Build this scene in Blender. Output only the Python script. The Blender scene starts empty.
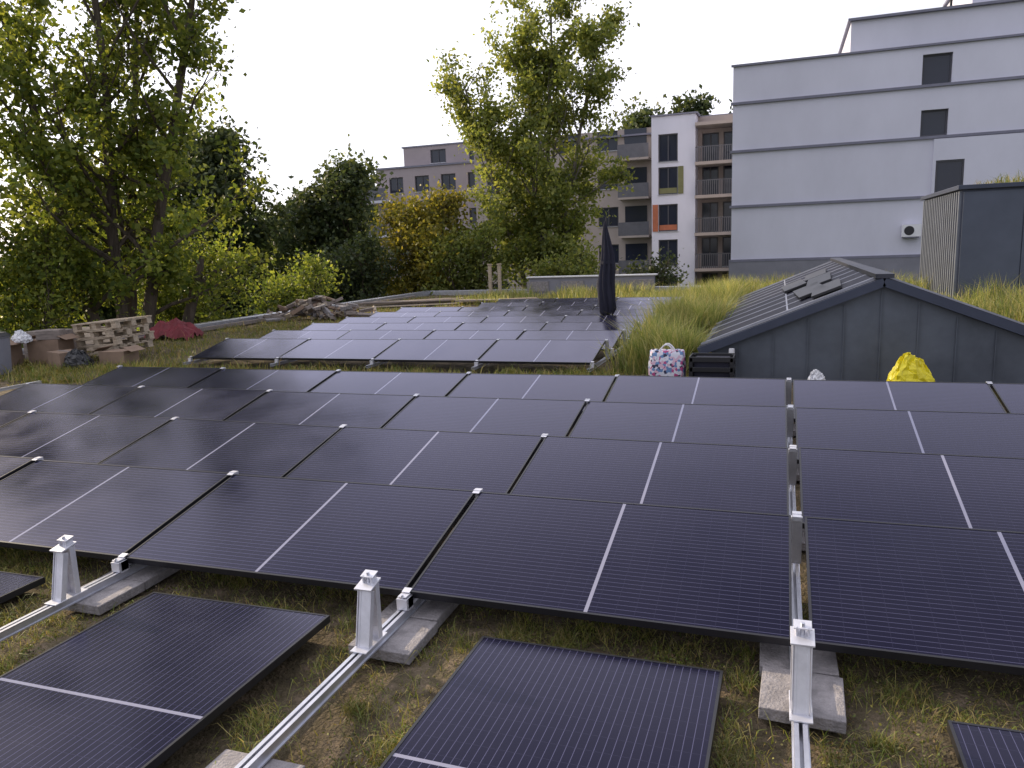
import bpy, bmesh, math, random
import numpy as np
from mathutils import Vector, Matrix, Euler
R=math.radians
random.seed(7); rng=np.random.default_rng(7)
sc=bpy.context.scene
sc.view_settings.view_transform='Standard'; sc.view_settings.look='None'; sc.view_settings.exposure=0
COL=sc.collection

# ------------------------------------------------------------------ materials
def new_mat(name):
    m=bpy.data.materials.new(name); m.use_nodes=True
    return m,m.node_tree,m.node_tree.nodes['Principled BSDF']
def mat(name,col,rough=.6,metal=0,var=.15,scale=3.,bump=0,bscale=40.,spec=.5,stretch=(1,1,1)):
    m,nt,b=new_mat(name); N=nt.nodes; L=nt.links
    tc=N.new('ShaderNodeTexCoord'); mp=N.new('ShaderNodeMapping'); mp.inputs['Scale'].default_value=stretch
    L.new(tc.outputs['Object'],mp.inputs['Vector'])
    nz=N.new('ShaderNodeTexNoise'); nz.inputs['Scale'].default_value=scale; nz.inputs['Detail'].default_value=6; nz.inputs['Roughness'].default_value=.65
    L.new(mp.outputs['Vector'],nz.inputs['Vector'])
    cr=N.new('ShaderNodeValToRGB'); cr.color_ramp.elements[0].position=.3; cr.color_ramp.elements[1].position=.7
    cr.color_ramp.elements[0].color=tuple(c*(1-var) for c in col)+(1,); cr.color_ramp.elements[1].color=tuple(min(1,c*(1+var)) for c in col)+(1,)
    L.new(nz.outputs['Fac'],cr.inputs['Fac']); L.new(cr.outputs['Color'],b.inputs['Base Color'])
    b.inputs['Roughness'].default_value=rough; b.inputs['Metallic'].default_value=metal
    b.inputs['Specular IOR Level'].default_value=spec
    if bump:
        n2=N.new('ShaderNodeTexNoise'); n2.inputs['Scale'].default_value=bscale; n2.inputs['Detail'].default_value=5
        L.new(mp.outputs['Vector'],n2.inputs['Vector'])
        bp=N.new('ShaderNodeBump'); bp.inputs['Strength'].default_value=bump; bp.inputs['Distance'].default_value=.02
        L.new(n2.outputs['Fac'],bp.inputs['Height']); L.new(bp.outputs['Normal'],b.inputs['Normal'])
    return m
def leaf_mat(name,cols,transl=.4,nscale=.5):
    m,nt,b=new_mat(name); N=nt.nodes; L=nt.links
    g=N.new('ShaderNodeNewGeometry'); cr=N.new('ShaderNodeValToRGB')
    e=cr.color_ramp.elements
    for i,c in enumerate(cols):
        p=i/(len(cols)-1)
        el=e[0] if i==0 else (e[-1] if i==len(cols)-1 else e.new(p))
        el.position=p; el.color=c+(1,)
    L.new(g.outputs['Random Per Island'],cr.inputs['Fac'])
    tc=N.new('ShaderNodeTexCoord'); nz=N.new('ShaderNodeTexNoise'); nz.inputs['Scale'].default_value=nscale; nz.inputs['Detail'].default_value=3
    L.new(tc.outputs['Object'],nz.inputs['Vector'])
    mr=N.new('ShaderNodeMapRange'); mr.inputs['From Min'].default_value=.3; mr.inputs['From Max'].default_value=.7; mr.inputs['To Min'].default_value=.6; mr.inputs['To Max'].default_value=1.35
    L.new(nz.outputs['Fac'],mr.inputs['Value'])
    vm=N.new('ShaderNodeVectorMath'); vm.operation='SCALE'; L.new(cr.outputs['Color'],vm.inputs[0]); L.new(mr.outputs['Result'],vm.inputs['Scale'])
    L.new(vm.outputs['Vector'],b.inputs['Base Color']); b.inputs['Roughness'].default_value=.5; b.inputs['Specular IOR Level'].default_value=.35
    t=N.new('ShaderNodeBsdfTranslucent'); v2=N.new('ShaderNodeVectorMath'); v2.operation='MULTIPLY'; v2.inputs[1].default_value=(1.75,1.6,.9)
    L.new(vm.outputs['Vector'],v2.inputs[0]); L.new(v2.outputs[0],t.inputs['Color'])
    ad=N.new('ShaderNodeMixShader'); ad.inputs[0].default_value=transl
    L.new(b.outputs['BSDF'],ad.inputs[1]); L.new(t.outputs['BSDF'],ad.inputs[2])
    L.new(ad.outputs['Shader'],N['Material Output'].inputs['Surface'])
    return m

M_alu=mat('aluminium',(.60,.61,.67),.38,.85,.15,8)
M_alu2=mat('aluminium_bracket',(.66,.66,.71),.42,.55,.12,15)
M_frame=mat('panel_frame_black',(.02,.02,.025),.35,.3,.1)
M_back=mat('panel_backsheet',(.03,.03,.03),.6)
M_conc=mat('concrete_slab',(.27,.25,.255),.9,0,.35,14,.6,80)
M_white=mat('white_render',(.63,.63,.73),.85,0,.07,.35,.1,60,.2,(1,1,.5))
M_greyband=mat('grey_band',(.19,.19,.25),.7,0,.1)
M_plinth=mat('grey_plinth',(.22,.22,.26),.8,0,.12,1)
M_zinc=mat('zinc_cladding',(.11,.125,.155),.5,.35,.25,1.6,.05,12)
M_zincd=mat('zinc_dark_trim',(.055,.065,.10),.5,.3,.15,3)
M_zincl=mat('zinc_corrugated',(.15,.165,.20),.5,.3,.15,3)
M_rib=mat('roof_rib_metal',(.36,.37,.42),.45,.4,.15,3)
M_roofslate=mat('roof_metal',(.05,.052,.07),.4,.3,.25,2.5)
M_glassd,_,_b=new_mat('window_glass'); _b.inputs['Base Color'].default_value=(.025,.03,.05,1); _b.inputs['Roughness'].default_value=.08
M_wframe=mat('window_frame',(.06,.06,.075),.5)
M_pink=mat('rosy_render',(.36,.31,.33),.85,0,.08,.6)
M_beige=mat('beige_render',(.36,.31,.29),.85,0,.08,.6)
M_rail=mat('balcony_railing',(.12,.12,.14),.5,.3)
M_orange=mat('orange_shutter',(.38,.12,.06),.6)
M_olive=mat('olive_shutter',(.16,.16,.07),.6)
M_bark=mat('bark',(.10,.08,.065),.95,0,.4,6,.8,25,.2,(1,1,.25))
M_barkl=mat('bark_pale',(.18,.16,.14),.95,0,.4,6,.8,25,.2,(1,1,.25))
M_wood=mat('pale_wood',(.46,.38,.29),.8,0,.3,6,.2,30,.3,(1,6,6))
M_woodg=mat('weathered_wood',(.26,.22,.20),.85,0,.4,5,.3,30,.3,(1,6,6))
M_card=mat('cardboard',(.26,.18,.13),.85,0,.15,5)
M_red=mat('red_tarp',(.17,.015,.025),.6,0,.3,5)
M_blacks=mat('black_plastic',(.02,.02,.024),.4)
M_fabric=mat('parasol_fabric',(.018,.018,.035),.85,0,.2,6)
M_yellow=mat('yellow_plastic_bag',(.78,.66,.02),.35,0,.1,8,.5,14)
M_whitep=mat('white_plastic',(.75,.75,.78),.45,0,.05)
M_lleaf=leaf_mat('leaf_fresh',[(.07,.11,.025),(.13,.175,.035),(.23,.26,.055),(.13,.165,.04)],.55,.45)
M_cleaf=leaf_mat('leaf_light',[(.10,.14,.035),(.16,.20,.055),(.26,.28,.085),(.17,.20,.065)],.55,.4)
M_dleaf=leaf_mat('leaf_dark',[(.04,.06,.028),(.06,.085,.038),(.11,.13,.05)],.42,.35)
M_yleaf=leaf_mat('leaf_yellowish',[(.11,.12,.025),(.20,.19,.035),(.30,.25,.05)],.5,.6)
M_grass=leaf_mat('short_grass',[(.07,.11,.02),(.15,.19,.035),(.38,.31,.13),(.12,.17,.03),(.25,.24,.06),(.32,.22,.12)],.3,3.5)
M_tgrass=leaf_mat('tall_grass',[(.11,.16,.04),(.20,.25,.07),(.46,.40,.21),(.17,.22,.06),(.36,.34,.15)],.4,1.2)
M_moss=leaf_mat('moss_sedum',[(.06,.09,.015),(.13,.16,.025),(.20,.14,.09),(.09,.07,.05),(.26,.25,.06),(.10,.14,.03)],.2,4)

def panel_glass():
    m,nt,b=new_mat('solar_glass'); N=nt.nodes; L=nt.links
    uv=N.new('ShaderNodeUVMap'); uv.uv_map='UVMap'; s=N.new('ShaderNodeSeparateXYZ'); L.new(uv.outputs['UV'],s.inputs[0])
    def math_(op,a,bv=None,c=None,clamp=False):
        n=N.new('ShaderNodeMath'); n.operation=op; n.use_clamp=clamp
        for i,v in enumerate((a,bv,c)):
            if v is None: continue
            if isinstance(v,(int,float)): n.inputs[i].default_value=v
            else: L.new(v,n.inputs[i])
        return n.outputs[0]
    def line(src,period,width):
        f=math_('FRACT',math_('DIVIDE',src,period)); d=math_('ABSOLUTE',math_('SUBTRACT',f,.5))
        return math_('LESS_THAN',d,width/period/2)
    seam=math_('LESS_THAN',math_('ABSOLUTE',s.outputs['X']),.0085)
    bus=line(s.outputs['Y'],.0315,.0024)
    cell2=line(math_('ABSOLUTE',s.outputs['X']),.0855,.0018)
    def mixc(f,a,bc):
        c=N.new('ShaderNodeMix'); c.data_type='RGBA'
        if isinstance(f,float): c.inputs[0].default_value=f
        else: L.new(f,c.inputs[0])
        if isinstance(a,tuple): c.inputs[6].default_value=a+(1,)
        else: L.new(a,c.inputs[6])
        c.inputs[7].default_value=bc+(1,); return c.outputs[2]
    oi=N.new('ShaderNodeObjectInfo')
    c1=mixc(bus,(.0045,.0045,.018),(.08,.08,.15))
    c2=mixc(cell2,c1,(.02,.02,.045))
    c3=mixc(seam,c2,(.27,.27,.35))
    tc=N.new('ShaderNodeTexCoord'); nz=N.new('ShaderNodeTexNoise'); nz.inputs['Scale'].default_value=2.2; nz.inputs['Detail'].default_value=7
    ad=N.new('ShaderNodeVectorMath'); ad.operation='ADD'
    L.new(tc.outputs['Object'],ad.inputs[0]); L.new(oi.outputs['Location'],ad.inputs[1]); L.new(ad.outputs[0],nz.inputs['Vector'])
    mr=N.new('ShaderNodeMapRange'); mr.inputs['From Min'].default_value=.35; mr.inputs['From Max'].default_value=.75; mr.inputs['To Min'].default_value=.0; mr.inputs['To Max'].default_value=.025
    L.new(nz.outputs['Fac'],mr.inputs['Value'])
    c4=mixc(mr.outputs[0],c3,(.22,.21,.28))
    df=N.new('ShaderNodeBsdfDiffuse'); L.new(c4,df.inputs['Color'])
    gl=N.new('ShaderNodeBsdfGlossy'); gl.inputs['Color'].default_value=(.84,.83,1,1)
    r=N.new('ShaderNodeMapRange'); r.inputs['From Min'].default_value=.3; r.inputs['From Max'].default_value=.7; r.inputs['To Min'].default_value=.14; r.inputs['To Max'].default_value=.25
    L.new(nz.outputs['Fac'],r.inputs['Value']); L.new(r.outputs[0],gl.inputs['Roughness'])
    lw=N.new('ShaderNodeLayerWeight'); lw.inputs['Blend'].default_value=.5
    fr=math_('ADD',math_('MULTIPLY',math_('POWER',lw.outputs['Facing'],4.6),1.3),.004,clamp=True)
    ms=N.new('ShaderNodeMixShader'); L.new(fr,ms.inputs[0]); L.new(df.outputs[0],ms.inputs[1]); L.new(gl.outputs[0],ms.inputs[2])
    L.new(ms.outputs[0],N['Material Output'].inputs['Surface']); N.remove(b)
    return m
M_glass=panel_glass()

# ------------------------------------------------------------------ mesh builder
class MB:
    def __init__(s): s.v=[]; s.f=[]; s.m=[]; s.mats=[]
    def mi(s,m):
        if m not in s.mats: s.mats.append(m)
        return s.mats.index(m)
    def poly(s,pts,m):
        i=len(s.v); s.v+= [tuple(p) for p in pts]; s.f.append(tuple(range(i,i+len(pts)))); s.m.append(s.mi(m))
    def box(s,c,d,m,rot=None,taper=1.):
        hx,hy,hz=d[0]/2,d[1]/2,d[2]/2
        pts=[]
        for z in (-hz,hz):
            k=taper if z>0 else 1
            for x,y in ((-hx,-hy),(hx,-hy),(hx,hy),(-hx,hy)): pts.append(Vector((x*k,y*k,z)))
        if rot is not None: pts=[rot@p for p in pts]
        c=Vector(c); i=len(s.v); s.v+=[tuple(p+c) for p in pts]
        for f in ((0,3,2,1),(4,5,6,7),(0,1,5,4),(1,2,6,5),(2,3,7,6),(3,0,4,7)):
            s.f.append(tuple(i+j for j in f)); s.m.append(s.mi(m))
    def bar(s,a,b,w,h,m):
        a=Vector(a); b=Vector(b); d=b-a; q=d.to_track_quat('X','Z').to_matrix()
        s.box((a+b)/2,(d.length,w,h),m,q)
    def tube(s,pts,rad,m,n=8,cap=True):
        rings=[]
        for k,p in enumerate(pts):
            p=Vector(p); d=(Vector(pts[min(k+1,len(pts)-1)])-Vector(pts[max(k-1,0)]))
            if d.length<1e-6: d=Vector((0,0,1))
            q=d.to_track_quat('Z','Y').to_matrix(); i=len(s.v)
            for j in range(n):
                a=2*math.pi*j/n; s.v.append(tuple(p+q@Vector((math.cos(a)*rad[k],math.sin(a)*rad[k],0))))
            rings.append(i)
        mi=s.mi(m)
        for a,b in zip(rings,rings[1:]):
            for j in range(n): s.f.append((a+j,a+(j+1)%n,b+(j+1)%n,b+j)); s.m.append(mi)
        if cap:
            s.f.append(tuple(rings[0]+j for j in reversed(range(n)))); s.m.append(mi)
            s.f.append(tuple(rings[-1]+j for j in range(n))); s.m.append(mi)
    def build(s,name,parent=None,bevel=0,smooth=False,loc=None):
        me=bpy.data.meshes.new(name); me.from_pydata(s.v,[],s.f)
        for m in s.mats: me.materials.append(m)
        me.polygons.foreach_set('material_index',s.m)
        if smooth: me.polygons.foreach_set('use_smooth',[True]*len(s.f))
        me.update(); o=bpy.data.objects.new(name,me); COL.objects.link(o)
        if loc: o.location=loc
        if parent: o.parent=parent
        if bevel:
            b=o.modifiers.new('bevel','BEVEL'); b.width=bevel; b.segments=2; b.limit_method='ANGLE'
        return o
def empty(name,loc=(0,0,0)):
    o=bpy.data.objects.new(name,None); o.location=loc; COL.objects.link(o); o.empty_display_size=.1; return o
def faces_mesh(name,V,k,material,parent=None):
    n=len(V)//k; me=bpy.data.meshes.new(name)
    me.vertices.add(n*k); me.vertices.foreach_set('co',np.asarray(V,dtype=np.float32).ravel())
    me.loops.add(n*k); me.loops.foreach_set('vertex_index',np.arange(n*k,dtype=np.int32))
    me.polygons.add(n); me.polygons.foreach_set('loop_start',np.arange(0,n*k,k,dtype=np.int32))
    me.materials.append(material); me.update(calc_edges=True); me.validate()
    o=bpy.data.objects.new(name,me); COL.objects.link(o)
    if parent: o.parent=parent
    return o

# ------------------------------------------------------------------ camera
yaw=R(19.4); p=R(9.9); r=R(2.1); H=1.75
h=Vector((-math.sin(yaw),math.cos(yaw),0)); r0=Vector((math.cos(yaw),math.sin(yaw),0))
fw=h*math.cos(p)+Vector((0,0,-math.sin(p))); up0=h*math.sin(p)+Vector((0,0,math.cos(p)))
rt=r0*math.cos(r)-up0*math.sin(r); up=up0*math.cos(r)+r0*math.sin(r)
cam=bpy.data.cameras.new('camera'); co=bpy.data.objects.new('camera',cam); COL.objects.link(co)
m=Matrix.Identity(4)
for i in range(3): m[i][0]=rt[i]; m[i][1]=up[i]; m[i][2]=-fw[i]
m[2][3]=H; co.matrix_world=m
cam.sensor_width=36; cam.lens=766/1024*36; cam.clip_end=2000; cam.clip_start=.05
sc.camera=co

# ------------------------------------------------------------------ light
w=bpy.data.worlds.new('World'); sc.world=w; w.use_nodes=True; nt=w.node_tree; N=nt.nodes; L=nt.links
bg=N['Background']; sky=N.new('ShaderNodeTexSky'); sky.sky_type='NISHITA'; sky.sun_disc=False
SAZ=R(-74); SEL=R(22)
sdir=Vector((math.sin(SAZ)*math.cos(SEL),math.cos(SAZ)*math.cos(SEL),math.sin(SEL)))
sky.sun_elevation=SEL; sky.sun_rotation=SAZ%(2*math.pi); sky.dust_density=2.; sky.air_density=1.; sky.ozone_density=2
tc=N.new('ShaderNodeTexCoord'); mp=N.new('ShaderNodeMapping'); mp.inputs['Scale'].default_value=(1,1,3.2)
L.new(tc.outputs['Generated'],mp.inputs['Vector'])
nz=N.new('ShaderNodeTexNoise'); nz.inputs['Scale'].default_value=1.7; nz.inputs['Detail'].default_value=8; nz.inputs['Roughness'].default_value=.55
L.new(mp.outputs[0],nz.inputs['Vector'])
cr=N.new('ShaderNodeValToRGB'); cr.color_ramp.elements[0].position=.36; cr.color_ramp.elements[0].color=(.42,.42,.42,1); cr.color_ramp.elements[1].position=.6; cr.color_ramp.elements[1].color=(.92,.92,.92,1)
L.new(nz.outputs['Fac'],cr.inputs['Fac'])
dt=N.new('ShaderNodeVectorMath'); dt.operation='DOT_PRODUCT'; L.new(tc.outputs['Generated'],dt.inputs[0]); dt.inputs[1].default_value=tuple(sdir)
gm=N.new('ShaderNodeMapRange'); gm.inputs['From Min'].default_value=-.4; gm.inputs['From Max'].default_value=1.; gm.inputs['To Min'].default_value=.72; gm.inputs['To Max'].default_value=1.75
L.new(dt.outputs['Value'],gm.inputs['Value'])
cc=N.new('ShaderNodeVectorMath'); cc.operation='SCALE'; cc.inputs[0].default_value=(7.1,7.0,7.7); L.new(gm.outputs[0],cc.inputs['Scale'])
mx=N.new('ShaderNodeMix'); mx.data_type='RGBA'
L.new(cr.outputs['Color'],mx.inputs[0]); L.new(sky.outputs['Color'],mx.inputs[6]); L.new(cc.outputs[0],mx.inputs[7]); L.new(mx.outputs[2],bg.inputs['Color'])
bg.inputs['Strength'].default_value=.15
sd=bpy.data.lights.new('sun','SUN'); so=bpy.data.objects.new('sun',sd); COL.objects.link(so)
sd.energy=5.; sd.angle=R(.6); sd.color=(1,.82,.56)
so.rotation_euler=sdir.to_track_quat('Z','Y').to_euler(); so.location=(-20,10,20)

# ------------------------------------------------------------------ ground + green roof
def soil_mat(name,cols,scale):
    m,nt,b=new_mat(name); N=nt.nodes; L=nt.links
    tc=N.new('ShaderNodeTexCoord')
    n1=N.new('ShaderNodeTexNoise'); n1.inputs['Scale'].default_value=scale; n1.inputs['Detail'].default_value=10; n1.inputs['Roughness'].default_value=.75
    L.new(tc.outputs['Object'],n1.inputs['Vector'])
    cr=N.new('ShaderNodeValToRGB'); e=cr.color_ramp.elements
    for i,(pp,c) in enumerate(cols):
        el=e[0] if i==0 else (e[-1] if i==len(cols)-1 else e.new(pp))
        el.position=pp; el.color=c+(1,)
    L.new(n1.outputs['Fac'],cr.inputs['Fac'])
    n3=N.new('ShaderNodeTexNoise'); n3.inputs['Scale'].default_value=.8; n3.inputs['Detail'].default_value=5; L.new(tc.outputs['Object'],n3.inputs['Vector'])
    mr=N.new('ShaderNodeMapRange'); mr.inputs['From Min'].default_value=.3; mr.inputs['From Max'].default_value=.7; mr.inputs['To Min'].default_value=.65; mr.inputs['To Max'].default_value=1.3; L.new(n3.outputs['Fac'],mr.inputs['Value'])
    vm=N.new('ShaderNodeVectorMath'); vm.operation='SCALE'; L.new(cr.outputs[0],vm.inputs[0]); L.new(mr.outputs[0],vm.inputs['Scale'])
    L.new(vm.outputs[0],b.inputs['Base Color']); b.inputs['Roughness'].default_value=.95; b.inputs['Specular IOR Level'].default_value=.15
    n2=N.new('ShaderNodeTexNoise'); n2.inputs['Scale'].default_value=60; n2.inputs['Detail'].default_value=8; L.new(tc.outputs['Object'],n2.inputs['Vector'])
    bp=N.new('ShaderNodeBump'); bp.inputs['Strength'].default_value=.9; bp.inputs['Distance'].default_value=.03; L.new(n2.outputs['Fac'],bp.inputs['Height']); L.new(bp.outputs[0],b.inputs['Normal'])
    return m
M_soil=soil_mat('green_roof_soil',[(.3,(.06,.045,.038)),(.45,(.11,.09,.055)),(.55,(.16,.125,.085)),(.68,(.28,.21,.15))],9)
M_lawn=soil_mat('lawn',[(.3,(.03,.045,.015)),(.5,(.06,.08,.025)),(.7,(.10,.11,.04))],.8)
g=MB(); g.poly([(-500,-500,-3.2),(500,-500,-3.2),(500,500,-3.2),(-500,500,-3.2)],M_lawn); g.build('ground')
U0,U1,V0,V1=-14.2,13.,-8.,30.
rf=MB(); rf.box(((U0+U1)/2,(V0+V1)/2,-1.62),(U1-U0-.1,V1-V0-.1,3.1),M_plinth); rf.build('roof_building')
def bank(x,y):
    if -2.5<x<9 and y>9.7: return .2*max(0,min(1,(y-9.7)/2.))*max(0,min(1,(x+2.4)/1.2))
    return 0.
me=bpy.data.meshes.new('green_roof_ground'); bm=bmesh.new()
bmesh.ops.create_grid(bm,x_segments=160,y_segments=220,size=.5)
for v in bm.verts:
    v.co.x=(U0+U1)/2+v.co.x*(U1-U0-.1); v.co.y=(V0+V1)/2+v.co.y*(V1-V0-.1)
    x,y=v.co.x,v.co.y
    v.co.z=.012*math.sin(x*3.1+y*1.7)+.01*math.sin(x*7.3-y*5.1)-.02+bank(x,y)
bm.to_mesh(me); bm.free(); me.materials.append(M_soil); me.polygons.foreach_set('use_smooth',[True]*len(me.polygons))
o=bpy.data.objects.new('green_roof_ground',me); COL.objects.link(o)
cp=MB()
cp.box((U0,(V0+V1)/2,.06),(.28,V1-V0+.28,.22),M_alu); cp.box((U0+.32,18.5,.05),(.12,19,.1),M_woodg)
cp.box((U1,(V0+V1)/2,.06),(.28,V1-V0+.28,.22),M_alu); cp.box(((U0+U1)/2,V1,.06),(U1-U0-.29,.28,.216),M_alu)
cp.build('roof_edge_coping',bevel=.01)

# ------------------------------------------------------------------ solar panels
def panel_mesh(name,Lx,W):
    mb=MB(); T=.035; fr=.011
    mb.poly([(-Lx/2+fr,-W/2+fr,-.002),(Lx/2-fr,-W/2+fr,-.002),(Lx/2-fr,W/2-fr,-.002),(-Lx/2+fr,W/2-fr,-.002)],M_glass)
    mb.box((0,-W/2+fr/2,-T/2),(Lx,fr,T),M_frame); mb.box((0,W/2-fr/2,-T/2),(Lx,fr,T),M_frame)
    mb.box((-Lx/2+fr/2,0,-T/2),(fr,W-2*fr-.0004,T-.0004),M_frame); mb.box((Lx/2-fr/2,0,-T/2),(fr,W-2*fr-.0004,T-.0004),M_frame)
    mb.poly([(-Lx/2+fr,-W/2+fr,-.008),(-Lx/2+fr,W/2-fr,-.008),(Lx/2-fr,W/2-fr,-.008),(Lx/2-fr,-W/2+fr,-.008)],M_back)
    me=bpy.data.meshes.new(name); me.from_pydata(mb.v,[],mb.f)
    for m_ in mb.mats: me.materials.append(m_)
    me.polygons.foreach_set('material_index',mb.m)
    uv=me.uv_layers.new(name='UVMap')
    for l in me.loops:
        c=me.vertices[l.vertex_index].co; uv.data[l.index].uv=(c.x,c.y)
    return me
PITCH=1.74; LX=1.715; WS=.965; ZF,ZB=.165,.366
tilt=math.asin((ZB-ZF)/WS); DV=WS*math.cos(tilt)
PM=panel_mesh('solar_panel_mesh',LX,WS); PMf=panel_mesh('solar_panel_flat_mesh',1.70,1.035)
def add_panel(u,vback,mesh=None):
    o=bpy.data.objects.new('solar_panel',PM); COL.objects.link(o)
    o.location=(u,vback-DV/2,(ZF+ZB)/2+random.uniform(-.002,.002))
    o.rotation_euler=(tilt+R(random.uniform(-.5,.5)),R(random.uniform(-.3,.3)),R(random.uniform(-.1,.1)))
UB=.105
rows=[]
def add_row(vb,uleft,n,ug=None):
    for i in range(n): add_panel(uleft+PITCH*(i+.5),vb)
    rows.append((vb,uleft,n))
for k,(nl,nr) in enumerate([(6,4),(6,4),(5,4),(5,4)]):
    vb=4.0+1.375*k
    for i in range(nl): add_panel(UB-.012-PITCH*(i+.5),vb)
    for i in range(nr): add_panel(UB+.03+PITCH*(i+.5),vb)
    rows.append((vb,UB-.012-PITCH*nl,nl)); rows.append((vb,UB+.03,nr))
for k,n in enumerate([4,4,4,4,4,4,3,3]):
    add_row(11.32+1.375*k,-2.45-PITCH*n,n)
for (u,v,z,rz,tx,ty) in [(-2.47,2.02,.105,90.6,0,.8),(-.705,2.075,.07,89.4,0,.3),(1.11,1.95,.07,90,0,.2),(-4.31,2.05,.07,90.4,0,.2)]:
    o=bpy.data.objects.new('solar_panel',PMf); COL.objects.link(o); o.location=(u,v,z); o.rotation_euler=(R(tx),R(ty),R(rz))

def rail(u,v0,v1):
    mb=MB(); Lr=v1-v0; c=(v0+v1)/2
    mb.box((u,c,.058),(.058,Lr,.006),M_alu)
    for s in (-1,1):
        mb.box((u+s*.020,c,.078),(.005,Lr,.034),M_alu); mb.box((u+s*.0145,c,.0935),(.016,Lr-.001,.005),M_alu)
    mb.build('mounting_rail')
for i in range(-6,5):
    u=UB-.002+PITCH*i + (.02 if i>0 else (-.012 if i<0 else 0))
    rail(u,.3,8.3)
for i in range(5): rail(-2.45-PITCH*i-(0 if i else .02),10.2,(21.2 if i<4 else 18.3))
def tall_bracket(mb,u,v):
    wd=.072; z0=.097; z1=.355
    mb.box((u,v+.045,(z0+z1)/2),(wd,.004,z1-z0),M_alu2)
    for s in (-1,1):
        mb.box((u+s*(wd/2-.002),v+.030,(z0+z1)/2-.002),(.004,.028,z1-z0),M_alu2)
    a=(u,v-.06,z0+.005); b=(u,v-.01,z1-.02)
    mb.bar(a,b,wd-.03,.006,M_alu2)
    for s in (-1,1):
        mb.bar((u+s*.031,v-.055,z0+.005),(u+s*.031,v-.005,z1-.02),.004,.03,M_alu2); mb.bar((u+s*.022,v-.063,z0+.005),(u+s*.022,v-.013,z1-.02),.010,.004,M_alu2)
    for zz in (.14,.19,.24,.29):
        mb.box((u,v+.0415,zz),(wd*.6,.004,.02),M_alu2)
    mb.box((u,v+.012,z1+.004),(wd+.010,.095,.008),M_alu2,Euler((R(12),0,0)).to_matrix())
    mb.box((u-.02,v+.03,z1+.024),(.006,.045,.034),M_alu2); mb.box((u+.02,v+.03,z1+.024),(.006,.045,.034),M_alu2)
    mb.box((u,v+.03,z1+.041),(wd-.01,.05,.005),M_alu2,Euler((R(12),0,0)).to_matrix())
    mb.tube([(u,v+.02,z1+.0),(u,v+.02,z1+.054)],[.008,.008],M_alu,6)
    mb.box((u,v-.01,z0+.003),(wd+.006,.19,.006),M_alu2)
for i,u in ((0,UB),(-1,UB-PITCH-.012),(-2,UB-2*PITCH-.012),(1,UB+PITCH+.02),(-3,UB-3*PITCH-.012)):
    mb=MB(); tall_bracket(mb,u,2.70); mb.build('panel_support_bracket',bevel=.0012)
    mb=MB()
    mb.box((u,3.035,.125),(.055,.07,.055),M_alu2); mb.box((u,3.03,.160),(.045,.05,.006),M_alu2); mb.tube([(u,3.01,.15),(u,3.01,.172)],[.007,.007],M_alu,6)
    mb.build('panel_clamp',bevel=.002)
mb=MB()
for (vb,ul,n) in rows:
    for i in range(n+1):
        u=ul+PITCH*i
        if n==4 and abs(ul-(UB+.03))<.01 and i==0: continue
        if abs(u-(UB-.012))<.01: u=UB+.005
        mb.box((u,vb+.010,ZB-.012),(.045,.04,.04),M_alu2); mb.box((u,vb-.012,ZB+.002),(.042,.045,.004),M_alu2,Euler((tilt,0,0)).to_matrix())
        mb.box((u,vb+.03,.22),(.055,.03,.25),M_alu2); mb.box((u,vb-DV-.015,.12),(.055,.05,.06),M_alu2)
        mb.box((u,vb-DV+.006,ZF+.006),(.04,.035,.004),M_alu2,Euler((tilt,0,0)).to_matrix())
mb.build('panel_clamp_set')
def slab(u,v,sx,sy,rz,z=.028):
    mb=MB(); mb.box((0,0,0),(sx,sy,.05),M_conc); o=mb.build('concrete_slab',bevel=.004,loc=(u,v,z)); o.rotation_euler=(R(random.uniform(-1,1)),R(random.uniform(-1,1)),R(rz))
for i in (-3,-2,-1,0,1):
    u=UB+PITCH*i
    slab(u+.01,2.87,.30,.30,random.uniform(-2,2)); slab(u+.0,3.18,.30,.3,1)
    if i!=0: slab(u-.02,1.82,.33,.30,random.uniform(-2,2),.024)
for k in range(1,4):
    for i in range(-6,4): slab(UB+PITCH*i,3.2+1.375*k,.3,.3,0)

# ------------------------------------------------------------------ grasses
def blades(name,P,hgt,wid,lean,material):
    n=len(P); a=rng.uniform(0,2*np.pi,n); d=np.stack([np.cos(a),np.sin(a),np.zeros(n)],1)
    b=rng.uniform(0,2*np.pi,n); l=np.stack([np.cos(b),np.sin(b),np.zeros(n)],1)*(lean*hgt)[:,None]
    V=np.empty((n,5,3)); wd=wid[:,None]
    mid=P+l*.35; mid[:,2]+=hgt*.6
    tip=P+l; tip[:,2]+=hgt*np.sqrt(np.clip(1-(lean*.7)**2,.05,1))
    V[:,0]=P-d*wd/2; V[:,1]=P+d*wd/2; V[:,2]=mid+d*wd*.38; V[:,3]=mid-d*wd*.38; V[:,4]=tip
    me=bpy.data.meshes.new(name); me.vertices.add(n*5); me.vertices.foreach_set('co',V.astype(np.float32).ravel())
    idx=(np.arange(n)[:,None]*5+np.array([0,1,2,3,3,2,4])[None,:]).astype(np.int32).ravel()
    me.loops.add(n*7); me.loops.foreach_set('vertex_index',idx)
    ls=(np.arange(n)[:,None]*7+np.array([0,4])[None,:]).astype(np.int32).ravel()
    me.polygons.add(n*2); me.polygons.foreach_set('loop_start',ls)
    me.materials.append(material); me.update(calc_edges=True); me.validate()
    o=bpy.data.objects.new(name,me); COL.objects.link(o); return o
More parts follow.
